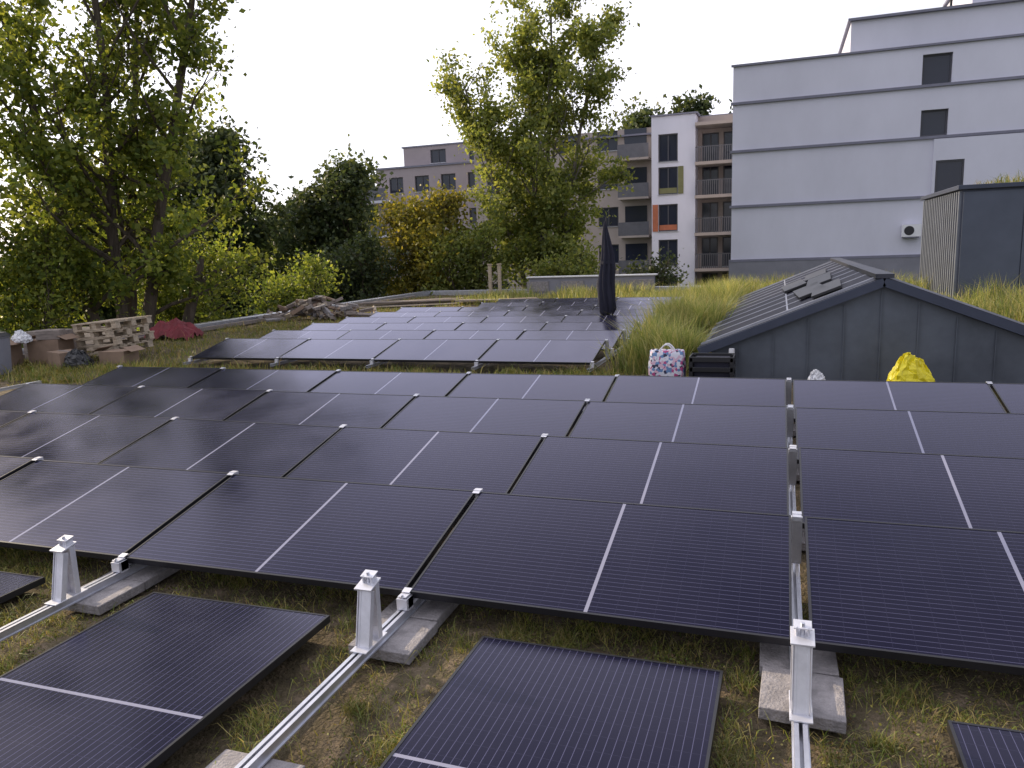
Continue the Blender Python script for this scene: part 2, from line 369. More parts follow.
def clumped(n,u0,u1,v0,v1,nc,sig,frac=.6):
    c=np.stack([rng.uniform(u0,u1,nc),rng.uniform(v0,v1,nc)],1)
    k=int(n*frac); i=rng.integers(0,nc,k); a=c[i]+rng.normal(0,1,(k,2))*(sig*rng.uniform(.4,1.6,nc)[i])[:,None]
    b=np.stack([rng.uniform(u0,u1,n-k),rng.uniform(v0,v1,n-k)],1)
    return np.concatenate([a,b])
def mask_fg(P,bare=0.):
    keep=np.ones(len(P),bool)
    for u,v,wx,wy in [(-2.47,2.02,.54,.88),(-.705,2.075,.54,.88),(1.11,1.95,.54,.88),(-4.31,2.05,.54,.88)]:
        keep&=~((abs(P[:,0]-u)<wx)&(abs(P[:,1]-v)<wy))
    for i in (-3,-2,-1,0,1):
        u=UB+PITCH*i
        keep&=~((abs(P[:,0]-u)<.17)&(P[:,1]>2.70)&(P[:,1]<3.33)); keep&=~(abs(P[:,0]-u)<.028)
        if i!=0: keep&=~((abs(P[:,0]-u)<.18)&(abs(P[:,1]-1.82)<.15))
    if bare:
        x,y=P[:,0],P[:,1]
        f=np.sin(x*5.3+1.7*np.sin(y*3.1))*np.sin(y*6.1+1.3*np.sin(x*4.3))+.5*np.sin(x*13+y*9)
        keep&=(f>-.25)|(rng.random(len(P))<1-bare)
    return P[keep]
P=mask_fg(clumped(150000,-5.5,3,.9,3.7,420,.06,.78),.8); n=len(P)
P3=np.concatenate([P,np.full((n,1),-.015)],1)
hh=rng.gamma(2.2,.014,n)+.010
blades('short_grass',P3,np.clip(hh,.01,.11),rng.uniform(.002,.0048,n),rng.uniform(.3,1.9,n),M_grass)
def leafquads(C,size,flat=0.):
    n=len(C); d=rng.normal(0,1,(n,3)); d/=np.linalg.norm(d,axis=1)[:,None]
    if flat: d[:,2]*=(1-flat)
    e=rng.normal(0,1,(n,3)); e-=d*np.sum(d*e,1)[:,None]; e/=np.linalg.norm(e,axis=1)[:,None]+1e-9
    s=size[:,None]; nrm=np.cross(d,e)
    V=np.empty((n,4,3)); V[:,0]=C-d*s*.5; V[:,1]=C+e*s*.32+nrm*s*.08; V[:,2]=C+d*s*.5; V[:,3]=C-e*s*.32+nrm*s*.08
    return V.reshape(-1,3)
P=mask_fg(clumped(130000,-5.5,3,.9,3.7,380,.09,.8),.6); n=len(P)
C=np.concatenate([P,rng.uniform(-.025,.014,(n,1))],1)
faces_mesh('moss_and_sedum',leafquads(C,rng.uniform(.004,.017,n)),4,M_moss)
P=np.concatenate([clumped(26000,-13.8,-.9,8.6,10.5,100,.2,.85),clumped(18000,-13.8,-9.8,8.6,29,150,.3,.85),clumped(8000,-11,12,22,29.5,120,.35,.7)]); n=len(P)
P3=np.concatenate([P,np.full((n,1),-.02)],1)
blades('short_grass',P3,rng.gamma(3,.024,n)+.02,rng.uniform(.006,.016,n),rng.uniform(.2,1.2,n),M_grass)
def tall(name,n,u0,u1,v0,v1,nc,sig,hm,excl=None,w=.018):
    c=np.stack([rng.uniform(u0,u1,nc),rng.uniform(v0,v1,nc)],1); ch=rng.uniform(.25,1.4,nc)
    i=rng.integers(0,nc,n); P=c[i]+rng.normal(0,sig,(n,2)); hh=ch[i]
    if excl is not None: k=excl(P); P=P[k]; hh=hh[k]
    n=len(P); z=np.array([bank(a,b)-.03 for a,b in P])[:,None]; P3=np.concatenate([P,z],1)
    blades(name,P3,hm*hh*rng.uniform(.3,1.15,n),rng.uniform(w*.4,w,n),rng.uniform(.05,.9,n),M_tgrass)
tall('tall_grass',40000,-2.0,-.95,10.1,22,75,.14,.66,lambda P:(P[:,0]>-2.3)&(P[:,0]<-.9))
tall('tall_grass',12000,-2.2,8,18.9,24,60,.25,.5,lambda P:~((P[:,0]>3.7)&(P[:,1]>19.9))&(P[:,0]>-2.4)&((P[:,1]>18.8)))
tall('tall_grass',20000,3.35,7,10.3,19,70,.2,.6,lambda P:P[:,0]>3.3)
tall('tall_grass',10000,-11,3.5,24,29.5,80,.3,.42,w=.025)

# ------------------------------------------------------------------ shed with gable
sh=empty('roof_shed')
Ur=1.15; hw=2.03; zr=1.2; ze=.39; F=10.0; B=18.6
mb=MB(); zb=-.03
body=[(Ur-hw+.08,zb),(Ur+hw-.08,zb),(Ur+hw-.08,ze),(Ur,zr-.03),(Ur-hw+.08,ze)]
mb.poly([(u,F,z) for u,z in body],M_zinc); mb.poly([(u,B,z) for u,z in reversed(body)],M_zinc)
mb.poly([(Ur-hw+.08,F,zb),(Ur-hw+.08,F,ze),(Ur-hw+.08,B,ze),(Ur-hw+.08,B,zb)],M_zinc)
mb.poly([(Ur+hw-.08,F,zb),(Ur+hw-.08,B,zb),(Ur+hw-.08,B,ze),(Ur+hw-.08,F,ze)],M_zinc)
mb.build('walls',sh)
mb=MB(); u=Ur-hw+.42
while u<Ur+hw-.2:
    zt=ze+(zr-ze)*(1-abs(u-Ur)/(hw-.08))-.06
    mb.box((u,F-.012,(zb+zt)/2),(.012,.022,zt-zb),M_zinc); u+=.40
mb.build('standing_seams',sh)
ang=math.atan2(zr-ze,hw); sl=math.hypot(hw,zr-ze)+.08
M_rg,_,_g=new_mat('roof_glazing'); _g.inputs['Base Color'].default_value=(.012,.012,.024,1); _g.inputs['Roughness'].default_value=.5; _g.inputs['IOR'].default_value=1.2
for s,nm in ((-1,'roof_slope_west'),(1,'roof_slope_east')):
    mb=MB(); rot=Euler((0,s*ang,0)).to_matrix()
    nrm=rot@Vector((0,0,1)); dn=rot@Vector((s,0,0))
    mid=Vector((Ur,0,zr+.03))+dn*(sl/2)
    mb.box((mid.x,(F+B)/2,mid.z),(sl,B-F+.24,.10),M_zincd,rot)
    q=mid+nrm*.0545; mb.box((q.x,(F+B)/2,q.z),(sl-.06,B-F+.16,.008),M_roofslate,rot)
    y=F+.10; j=0
    while y<B:
        q=mid+nrm*.069; mb.box((q.x,y,q.z),(sl-.08,.055,.02),M_rib,rot)
        if y+.8<B:
            q=mid+nrm*.0665-dn*.03; mb.box((q.x,y+.43,q.z),(sl-.22,.76,.014),M_rg,rot)
            q=mid+nrm*.0765-dn*.03; mb.box((q.x,y+.43,q.z),(.02,.76,.006),M_rib,rot)
        y+=.86; j+=1
    mb.build(nm,sh)
mb=MB(); mb.box((Ur,(F+B)/2,zr+.10),(.2,B-F+.26,.05),M_roofslate)
for j,(yy,tt,ln) in enumerate([(10.8,.62,1.3),(11.6,.82,1.7),(12.9,.62,1.8),(14.0,1.0,1.6),(14.6,.6,1.5)]):
    e0=Euler((0,-ang,0)).to_matrix(); rot=e0@Euler((0,0,R(5*(j%2)-3))).to_matrix()
    q=Vector((Ur,yy,zr+.15))+(e0@Vector((-1,0,0)))*tt
    mb.box(q,(.36,ln,.03),M_blacks,rot)
mb.build('ridge_cap_and_black_sheets',sh)
mb=MB(); mb.tube([(-.55,9.9,.36),(-.55,9.9,.44)],[.04,.035],M_whitep,10); mb.box((-.55,9.93,.4),(.08,.06,.05),M_greyband); mb.build('wall_lamp',sh,bevel=.01)

# ------------------------------------------------------------------ plant room
pr=empty('plant_room'); x0,x1,y0,y1,z0,z1=3.82,11,20.,24.8,-.02,2.72
mb=MB(); mb.box(((x0+x1)/2,(y0+y1)/2,(z0+z1)/2),(x1-x0,y1-y0,z1-z0),M_zincd)
mb.build('walls',pr)
M_blue=mat('blue_grey_panel',(.085,.10,.14),.5,.2,.15,1)
mb=MB()
for i in range(6):
    mb.box((x0+.62+i*1.2,y0-.012,(z0+z1)/2),(1.18,.02,z1-z0-.1),M_blue)
mb.build('cladding_panels',pr,bevel=.004)
mb=MB(); y=y0+.08
while y<y1: mb.box((x0-.025,y,(z0+z1)/2),(.05,.11,z1-z0-.06),M_zincl); y+=.24
mb.build('corrugated_wall',pr)
mb=MB(); mb.box(((x0+x1)/2,(y0+y1)/2,z1+.05),(x1-x0+.2,y1-y0+.2,.10),M_zincd); mb.build('roof_edge',pr,bevel=.01)
P=np.stack([rng.uniform(x0+.8,x1,7000),rng.uniform(y0,y1,7000),np.full(7000,z1+.1)],1); gg=blades('roof_grass',P,rng.gamma(3,.045,7000),rng.uniform(.01,.02,7000),rng.uniform(.2,1,7000),M_grass); gg.parent=pr

# ------------------------------------------------------------------ buildings
def facade(parent,name,o,ud,nrm,u0,u1,z0,z1,ops,wallm,depth=.14,split=True,framem=M_wframe):
    o=Vector(o); ud=Vector(ud); n=Vector(nrm)
    P=lambda u,z,d=0: o+ud*u+Vector((0,0,z))-n*d
    us=sorted({u0,u1}|{a for q in ops for a in q[:2]}); zs=sorted({z0,z1}|{a for q in ops for a in q[2:4]})
    mb=MB()
    for a,b in zip(us,us[1:]):
        for c,d in zip(zs,zs[1:]):
            mu,mz=(a+b)/2,(c+d)/2
            if any(q[0]<mu<q[1] and q[2]<mz<q[3] for q in ops): continue
            mb.poly([P(a,c),P(b,c),P(b,d),P(a,d)],wallm)
    for q in ops:
        a,b,c,d=q[:4]; k=depth
        for s in ([(a,c),(b,c)],[(b,c),(b,d)],[(b,d),(a,d)],[(a,d),(a,c)]):
            mb.poly([P(*s[0]),P(*s[1]),P(*s[1],k),P(*s[0],k)],wallm)
    mb.build(name+'_wall',parent)
    mg=MB(); mf=MB()
    for q in ops:
        a,b,c,d=q[:4]; k=depth
        mg.poly([P(a,c,k),P(b,c,k),P(b,d,k),P(a,d,k)],M_glassd)
        rot=Matrix((ud,-n,Vector((0,0,1)))).transposed(); t=.08
        def fb(ua,ub,za,zb):
            cc=P((ua+ub)/2,(za+zb)/2,k-.03); mf.box(cc,(ub-ua,.05,zb-za),framem,rot)
        fb(a,b,c,c+t); fb(a,b,d-t,d); fb(a,a+t,c+t,d-t); fb(b-t,b,c+t,d-t)
        if b-a>1.0 and split: fb((a+b)/2-t/2,(a+b)/2+t/2,c+t,d-t)
        cc=P((a+b)/2,c-.02,-.03); mf.box(cc,(b-a+.08,.1,.03),M_alu,rot)
        if len(q)>4 and q[4] is not None:
            w2=(b-a)*.28; s_=-1 if q[4] is M_orange else 1
            cc=P((b+w2/2+.02) if s_>0 else (a-w2/2-.02),(c+d)/2,-.03)
            mf.box(cc,(w2,.05,d-c),q[4],rot)
            mf.box(P((a+b)/2,c+.25,k-.07),(b-a-.1,.03,.35),q[4],rot)
    if ops: mg.build(name+'_glass',parent); mf.build(name+'_window_frames',parent)
wb=empty('white_apartment_building'); Y=44.
facade(wb,'front',(0,Y,0),(1,0,0),(0,-1,0),-2.55,26,.72,10.8,[(6.35,7.65,8.95,10.4),(6.4,7.6,6.55,7.8),(7.15,8.4,3.72,5.35),(12,13.4,8.95,10.3),(12,13.4,3.7,5.3)],M_white,.22,False)
mb=MB(); mb.poly([(-2.55,Y,.72),(-2.55,Y,10.8),(-2.55,Y+13,10.8),(-2.55,Y+13,.72)],M_white)
mb.poly([(-2.55,Y,10.8),(26,Y,10.8),(26,Y+13,10.8),(-2.55,Y+13,10.8)],M_plinth)
mb.poly([(-2.55,Y+13,-3.2),(26,Y+13,-3.2),(26,Y+13,10.8),(-2.55,Y+13,10.8)],M_white); mb.build('side_walls',wb)
mb=MB(); mb.box((11.7,Y+6.6,-1.25),(28.7,13.4,3.9),M_plinth); mb.build('plinth',wb)
mb=MB()
for z in (3.62,6.48,8.92,10.82,.74):
    mb.box((11.7,Y-.04,z),(28.7,.16,.13 if z<10 else .1),M_greyband)
mb.build('ledges',wb)
facade(wb,'bay',(0,Y-.14,0),(1,0,0),(0,-1,0),7.02,26,3.72,6.38,[(7.15,8.4,3.74,5.35)],M_white,.10,False)
mb=MB(); mb.poly([(7.02,Y-.14,3.72),(7.02,Y,3.72),(7.02,Y,6.38),(7.02,Y-.14,6.38)],M_white); mb.poly([(7.02,Y-.14,6.38),(26,Y-.14,6.38),(26,Y,6.38),(7.02,Y,6.38)],M_white); mb.build('bay_returns',wb)
mb=MB(); mb.box((14.5,Y+4.9,11.65),(22.8,8.9,1.55),M_white); mb.box((14.5,Y+4.9,12.49),(23.1,9.3,.12),M_greyband)
mb.box((17.2,Y+5.5,13.6),(17,7,2.1),M_white); mb.box((17.2,Y+5.5,14.75),(17.3,7.3,.12),M_greyband); mb.build('penthouse_volume',wb)
mb=MB(); mb.tube([(7.6,Y+1,12.5),(7.6,Y+1,13.0)],[.06,.06],M_blacks,8); mb.tube([(7.6,Y+.95,13.0),(7.6,Y+.85,13.15)],[.12,.45],M_blacks,16); mb.build('satellite_dish',wb)
mb=MB(); mb.box((6.2,Y-.25,2.0),(.85,.35,.6),M_whitep); mb.tube([(6.08,Y-.43,2.0),(6.08,Y-.435,2.0)],[.23,.23],M_blacks,20); mb.box((6.2,Y-.2,1.66),(.7,.4,.05),M_greyband); mb.build('air_conditioner',wb)
bb=empty('balcony_apartment_building'); Y=54.
zc=[-1.3,1.13,3.5,5.95,8.1]
ops=[(-7.95,-6.65,z-.85,z+.95,s) for z,s in zip(zc,[None,None,M_orange,M_olive,None])]
facade(bb,'front',(0,Y,0),(1,0,0),(0,-1,0),-8.4,-5.5,-3.2,10.2,ops,M_white,.16)
facade(bb,'loggia_back',(0,Y+1.6,0),(1,0,0),(0,-1,0),-5.5,-2.4,-3.2,10.2,[(-5.2,-4.1,z-1.0,z+1.) for z in zc]+[(-3.8,-2.8,z-1.0,z+1.) for z in zc],M_beige,.12)
mb=MB()
mb.box((-5.4,Y+6.2,3.5),(6.0,8.7,13.4),M_beige); mb.poly([(-8.4,Y,-3.2),(-8.4,Y+2,-3.2),(-8.4,Y+2,10.2),(-8.4,Y,10.2)],M_white); mb.poly([(-5.5,Y,-3.2),(-5.5,Y+1.6,-3.2),(-5.5,Y+1.6,10.2),(-5.5,Y,10.2)],M_white)
mb.box((-6.9,Y+1,10.26),(3.1,2.2,.1),M_greyband); mb.box((-5.4,Y+6.2,10.27),(6.3,8.4,.1),M_greyband)
mb.build('volume',bb)
mb=MB()
for z in zc:
    zf=z-1.15
    mb.box((-4.2,Y+.5,zf),(2.55,2.1,.2),M_beige)
    mb.box((-4.2,Y-.5,zf+1.05),(2.5,.05,.05),M_rail)
    for j in range(19): mb.box((-5.4+j*.133,Y-.5,zf+.55),(.05,.03,1.0),M_rail)
    mb.box((-2.95,Y+.4,zf+1.05),(.05,1.8,.05),M_rail)
mb.box((-4.2,Y+.5,9.45),(2.55,2.1,.2),M_beige)
mb.box((-2.95,Y-.3,3.2),(.16,.16,12.9),M_rail)
mb.build('balconies',bb)
lv=[-.3+2.7*i for i in range(-1,4)]
be=empty('beige_apartment_building'); Y=57.
ops=[]
for z in lv[:5]:
    for u in np.arange(-21.5,-11.5,2.9): ops.append((float(u),float(u)+1.5,z+.8,z+2.2))
facade(be,'front',(0,Y,0),(1,0,0),(0,-1,0),-22.5,-8.6,-3.2,9.5,ops,M_beige,.16)
mb=MB(); mb.box((-15.5,Y+5.3,3.1),(13.9,10,12.7),M_beige); mb.box((-15.5,Y+5,9.55),(14.2,10.5,.12),M_greyband); mb.build('volume',be)
mb=MB()
for z in lv:
    mb.box((-10.0,Y-.6,z),(2.2,1.2,.15),M_beige); mb.box((-10,Y-1.18,z+.55),(2.2,.04,.95),M_rail); mb.box((-10,Y-.03,z+1.2),(1.6,.04,2.),M_glassd)
mb.build('balconies',be)
ro=empty('rosy_apartment_building'); Y=60.
ops=[]
for z in [-2.6+2.85*i for i in range(4)]:
    for u in np.arange(-31.5,-21.5,2.4): ops.append((float(u),float(u)+1.3,z+.9,z+2.2))
facade(ro,'front',(0,Y,0),(1,0,0),(0,-1,0),-30.5-2.2,-20.6,-3.2,8.9,ops,M_pink,.16)
facade(ro,'top',(0,Y+1,0),(1,0,0),(0,-1,0),-30.5,-20.6,9.0,10.6,[(-28,-26.6,9.2,10.3),(-24.5,-23,9.2,10.3)],M_pink,.12)
mb=MB(); mb.box((-26.65,Y+5.4,2.8),(12.1,10.3,12.0),M_pink); mb.box((-26.65,Y+5.3,8.93),(12.4,10.8,.14),M_greyband); mb.box((-25.55,Y+5.4,9.8),(9.9,8.4,1.6),M_pink); mb.box((-25.55,Y+5.4,10.66),(10.2,8.9,.12),M_greyband); mb.build('volume',ro)
mb=MB()
for z in [-2.6+2.85*i for i in range(4)]:
    mb.box((-32.5,Y-.7,z+.2),(2.6,1.4,.2),M_white); mb.box((-32.5,Y-1.38,z+.8),(2.6,.05,1.0),M_rail)
    mb.box((-33.75,Y-1.3,z+1.5),(.12,.12,2.7),M_white)
mb.build('balconies',ro)

# ------------------------------------------------------------------ trees
def tree(name,base,height,cr,seed,nleaf,ls,lm,stems=1,cb=.25,spread=.15,nb=26,trunk=.2,sig=.28,droop=0.,prof=None,barkm=None,lean=None,gap=0.):
    rs=random.Random(seed); rg=np.random.default_rng(seed); E=empty(name,base); mb=MB(); cl=[]; wt=[]
    barkm=barkm or M_bark
    prof=prof or (lambda s: math.sin(math.pi*min(1,max(0,(s-cb)/(1-cb))*.85+.15))**.7)
    for k in range(stems):
        az0=2*math.pi*k/stems+rs.uniform(-.4,.4); sp=spread*height*(1 if stems>1 else .3)
        if lean and k<len(lean): ex,ey,hf=lean[k]
        else: ex,ey,hf=math.cos(az0)*sp,math.sin(az0)*sp,rs.uniform(.82,1) if k else 1
        n=14; st=[]; jx=jy=0
        for i in range(n):
            t=i/(n-1); jx+=rs.uniform(-.09,.09); jy+=rs.uniform(-.09,.09)
            q=t**1.15
            st.append(Vector((ex*q+jx*(t>0),ey*q+jy*(t>0),height*hf*t)))
        rr=trunk*(1 if stems==1 else .75)
        mb.tube(st,[rr*(1-.9*(i/(n-1)))**.9+.012 for i in range(n)],barkm,8)
        nbk=nb if stems==1 else int(nb*1.3/stems)+3
        for b in range(nbk):
            s=cb+(0.97-cb)*((b+rs.random())/nbk); x=s*(n-1); i=min(int(x),n-2); pt=st[i].lerp(st[i+1],x-i)
            az=b*2.4+rs.uniform(-.5,.5); el=rs.uniform(.15,.75)+.5*s
            ln=cr*prof(s)*rs.uniform(.5,1.2)*(1 if stems==1 else .75)
            if ln<.25: ln=.25
            d=Vector((math.cos(az)*math.cos(el),math.sin(az)*math.cos(el),math.sin(el)))
            m_=7; bp=[pt]; cur=pt.copy(); dd=d.copy()
            for j in range(m_):
                dd=(dd+Vector((rs.uniform(-.2,.2),rs.uniform(-.2,.2),rs.uniform(-.12,.2)-droop*j/m_))).normalized(); cur=cur+dd*ln/m_; bp.append(cur.copy())
            r1=max(.015,rr*.38*(1-s)+.02)
            mb.tube(bp,[r1*(1-.85*j/m_)+.004 for j in range(m_+1)],barkm,5,False)
            bare=rs.random()<gap
            for tw in range(9):
                t=rs.uniform(.2,1)*m_; j=min(int(t),m_-1); q=bp[j].lerp(bp[j+1],t-j)
                td=Vector((rs.gauss(0,1),rs.gauss(0,1),rs.gauss(.15-droop,.7))).normalized()*.7+dd*.5
                tl=ln*rs.uniform(.15,.38)+.25; e=q+td*tl; mid=q+td*tl*.5+Vector((0,0,.05))
                mb.tube([q,mid,e],[.012,.008,.003],barkm,3,False)
                if rs.random()<gap: continue
                ww=rs.uniform(.2,1.6)*(.35 if bare else 1)
                for u in (.45,.75,1.): cl.append(q+td*tl*u+Vector((0,0,-droop*u*.3))); wt.append(ww)
    mb.build('trunk_and_branches',E)
    C=np.array([tuple(c) for c in cl]); wt=np.array(wt); wt/=wt.sum()
    i=rg.choice(len(C),nleaf,p=wt); Pt=C[i]+rg.normal(0,sig,(nleaf,3))*rg.uniform(.5,1.3,(nleaf,1))*np.array([1,1,.8])
    faces_mesh('leaves',leafquads(Pt,ls*rg.uniform(.55,1.25,nleaf)),4,lm,E)
    return E
tree('deciduous_tree',(-16.6,15.8,-3.2),15.,5.0,11,36000,.18,M_lleaf,stems=4,cb=.25,nb=66,trunk=.26,sig=.24,gap=.33,lean=[(.3,.4,1.),(3.0,1.5,.97),(-2.4,-1.2,.95),(-.6,2.4,.85)],prof=lambda s:.9-.45*abs(s-.5))
tree('deciduous_tree',(-20.5,12.5,-3.2),12.5,4.3,12,19000,.20,M_lleaf,stems=2,cb=.2,spread=.1,nb=42,trunk=.22,sig=.26,gap=.3)
tree('deciduous_tree',(-20.5,4.0,-3.2),11.,3.8,13,6500,.25,M_lleaf,stems=2,cb=.25,spread=.15,nb=30,trunk=.24,sig=.3,gap=.4)  # added outside the view, thinned so its shade dapples the foreground
tree('shrub',(-17.2,19.5,-3.2),5.2,2.4,14,13000,.14,M_lleaf,stems=3,cb=.1,spread=.2,nb=26,trunk=.08,sig=.26)
tree('shrub',(-17.5,13.5,-3.2),5.6,2.7,15,13000,.14,M_lleaf,stems=3,cb=.1,spread=.2,nb=26,trunk=.08,sig=.28)
tree('shrub',(-16.6,24.,-3.2),4.4,2.3,16,9000,.15,M_lleaf,stems=3,cb=.1,spread=.25,nb=24,trunk=.08,sig=.28)
tree('deciduous_tree',(-26.5,32.,-3.2),10.6,4.4,21,24000,.30,M_dleaf,stems=2,cb=.12,spread=.12,nb=46,trunk=.25,sig=.38,gap=.1)
tree('deciduous_tree',(-21.5,34.5,-3.2),9.,4.,22,20000,.30,M_dleaf,stems=2,cb=.12,spread=.12,nb=40,trunk=.25,sig=.38,gap=.1)
tree('deciduous_tree',(-30.,27.,-3.2),7.6,4.3,23,13000,.34,M_dleaf,stems=2,cb=.12,spread=.12,nb=40,trunk=.25,sig=.4)
tree('birch_tree',(-10.6,34.8,-3.2),15.7,4.3,31,46000,.21,M_cleaf,stems=4,cb=.2,nb=70,trunk=.2,sig=.28,barkm=M_barkl,gap=.28,
     lean=[(-3.1,-.6,.80),(.8,.6,1.),(3.3,.9,.93),(-1.0,.3,.92)],prof=lambda s: .95-.5*abs(s-.45))
tree('yellow_shrub',(-15.6,33.,-3.2),7.4,3.,41,17000,.20,M_yleaf,stems=4,cb=.1,spread=.16,nb=36,trunk=.08,sig=.34)
tree('yellow_shrub',(-13.0,32.,-3.2),5.8,2.4,42,10000,.19,M_cleaf,stems=3,cb=.1,spread=.2,nb=28,trunk=.08,sig=.3)
tree('shrub',(-18.5,31.,-3.2),5.4,2.6,43,9000,.2,M_dleaf,stems=3,cb=.1,spread=.2,nb=28,trunk=.08,sig=.35)
tree('shrub',(-8.6,32.2,-3.2),4.6,2.2,44,8000,.18,M_cleaf,stems=3,cb=.1,spread=.2,nb=28,trunk=.08,sig=.33)
tree('shrub',(-5.8,36,-3.2),4.1,2.0,45,5000,.18,M_dleaf,stems=3,cb=.1,spread=.2,nb=26,trunk=.08,sig=.33)
tree('deciduous_tree',(-10.5,76,-3.2),17.4,6,46,10000,.55,M_dleaf,stems=2,cb=.3,nb=30,trunk=.3,sig=.6)
tree('deciduous_tree',(-5.,74,-3.2),16.,4,47,6000,.55,M_dleaf,stems=2,cb=.3,nb=30,trunk=.3,sig=.6)
n=26000; az=rng.uniform(R(-105),R(60),n); rad=rng.uniform(85,115,n); hz=9+2.5*np.sin(az*9)+1.5*np.sin(az*23+1)+rng.normal(0,.8,n)
C=np.stack([np.sin(az)*rad,np.cos(az)*rad,-3.2+hz*rng.uniform(0,1,n)**.6],1)
faces_mesh('distant_trees',leafquads(C,rng.uniform(1.2,2.4,n)),4,M_dleaf)
mb=MB(); mb.tube([(0,0,-3.2),(.15,.3,-1),(.45,.6,.4),(.7,.8,1.4),(.8,.9,1.9)],[.2,.18,.15,.12,.06],M_bark,10); mb.tube([(.62,.75,1.1),(1.0,1.2,1.5),(1.5,1.6,1.55)],[.08,.06,.03],M_bark,8)
mb.build('leaning_tree_trunk',loc=(-15.9,16.6,0))

# ------------------------------------------------------------------ objects on the roof
pa=empty('folded_parasol',(-3.36,15.67,0))
mb=MB(); prof_=[(.36,.10),(.42,.14),(.7,.15),(1.0,.14),(1.3,.135),(1.6,.11),(1.85,.075),(2.05,.05),(2.2,.028),(2.27,.012)]
nseg=40; rings=[]
for z,rr in prof_:
    i=len(mb.v)
    for j in range(nseg):
        a=2*math.pi*j/nseg; k=1+.30*math.cos(8*a+z*1.5)+.12*math.cos(3*a+z*4)
        mb.v.append((rr*k*math.cos(a)+.02*math.sin(z*5),rr*k*math.sin(a),z+(.06*math.cos(8*a)+.04*math.cos(a) if z<.5 else 0)))
    rings.append(i)
mi=mb.mi(M_fabric)
for a,b in zip(rings,rings[1:]):
    for j in range(nseg): mb.f.append((a+j,a+(j+1)%nseg,b+(j+1)%nseg,b+j)); mb.m.append(mi)
mb.build('canopy',pa,smooth=True)
mb=MB(); mb.tube([(0,0,0),(0,0,2.34)],[.022,.018],M_blacks,10); mb.box((0,0,.04),(.4,.3,.06),M_conc); mb.tube([(0,0,1.4),(0,0,1.46)],[.13,.13],M_fabric,16); mb.build('pole_and_base',pa)
def bag(name,loc,sx,sy,sz,material,crump,seed,handles=True,rz=0,pinch=.12):
    rs=random.Random(seed); me=bpy.data.meshes.new(name); bm=bmesh.new(); bmesh.ops.create_cube(bm,size=1)
    bmesh.ops.subdivide_edges(bm,edges=bm.edges[:],cuts=9,use_grid_fill=True)
    for v in bm.verts:
        z=v.co.z+.5; k=1+.18*math.sin(math.pi*z*.9)-pinch*z*z
        rr=math.hypot(v.co.x,v.co.y)+1e-6; rd=max(abs(v.co.x),abs(v.co.y))/rr; rd=.5+.5*rd
        v.co.x*=sx*k*rd; v.co.y*=sy*k*(1-.35*z*z)*rd
        fx=v.co.x/sx; v.co.z=z*sz*(1-(.5*abs(fx+.1) if pinch>.3 else 0)*z)
        v.co+=Vector((rs.uniform(-1,1),rs.uniform(-1,1),rs.uniform(-1,1)*(1.6 if z>.9 else .6)))*crump
    bm.to_mesh(me); bm.free(); me.materials.append(material); me.polygons.foreach_set('use_smooth',[crump<.015]*len(me.polygons))
    E=empty(name,loc); E.rotation_euler=(0,0,R(rz)); o=bpy.data.objects.new('sack',me); COL.objects.link(o); o.parent=E
    if handles:
        mb=MB()
        for y in (-sy*.25,sy*.25):
            pts=[(-sx*.25+sx*.5*t,y,sz*.97+.09*math.sin(math.pi*t)) for t in np.linspace(0,1,9)]
            mb.tube(pts,[.009]*9,M_whitep,6)
        mb.build('handles',E)
    return E
M_pat,ntp,bp_=new_mat('patterned_bag'); vo=ntp.nodes.new('ShaderNodeTexVoronoi'); vo.inputs['Scale'].default_value=30
tcp=ntp.nodes.new('ShaderNodeTexCoord'); ntp.links.new(tcp.outputs['Object'],vo.inputs['Vector'])
crp=ntp.nodes.new('ShaderNodeValToRGB'); crp.color_ramp.interpolation='CONSTANT'; e=crp.color_ramp.elements
e[0].color=(.62,.62,.70,1); e[1].position=.4; e[1].color=(.12,.22,.42,1); x=e.new(.58); x.color=(.42,.06,.2,1); x=e.new(.7); x.color=(.02,.02,.06,1); x=e.new(.86); x.color=(.60,.4,.5,1)
spx=ntp.nodes.new('ShaderNodeSeparateColor'); ntp.links.new(vo.outputs['Color'],spx.inputs[0]); ntp.links.new(spx.outputs[0],crp.inputs['Fac']); ntp.links.new(crp.outputs['Color'],bp_.inputs['Base Color'])
bag('patterned_shopping_bag',(-1.27,9.3,0),.38,.24,.49,M_pat,.007,3,pinch=.0)
bag('yellow_plastic_bag',(1.38,9.25,0),.42,.26,.47,M_yellow,.02,4,False,15,.55)
bag('white_plastic_bag',(.42,9.1,0),.2,.14,.30,M_whitep,.016,5,False,10,.5)
mb=MB()
cw,cd,ch=.50,.36,.42
for s in (-1,1):
    for z in (.04,.16,.28,.40): mb.box((0,s*cd/2,z),(cw,.015,.055 if z<.39 else .06),M_blacks); mb.box((s*cw/2,0,z),(.015,cd-.016,.054 if z<.39 else .06),M_blacks)
    for t in (-1,1): mb.box((s*(cw/2-.015),t*(cd/2-.015),.21),(.045,.045,.42),M_blacks)
mb.box((0,0,.01),(cw-.02,cd-.02,.02),M_blacks); mb.box((0,0,.25),(cw*.8,cd*.8,.3),M_fabric); mb.build('black_plastic_crate',loc=(-.74,9.35,0),bevel=.004)
def pallet(mb,c,rot):
    c=Vector(c)
    def bx(p,d): mb.box(c+rot@Vector(p),d,M_wood,rot)
    for y in np.linspace(-.36,.36,6): bx((0,float(y),.133),(1.2,.1,.022))
    for x in (-.53,0,.53):
        bx((x,0,.111),(.12,.8,.02))
        for y in (-.34,0,.34): bx((x,y,.06),(.12,.1,.08))
    for y in (-.34,0,.34): bx((0,y,.011),(1.2,.1,.02))
mb=MB()
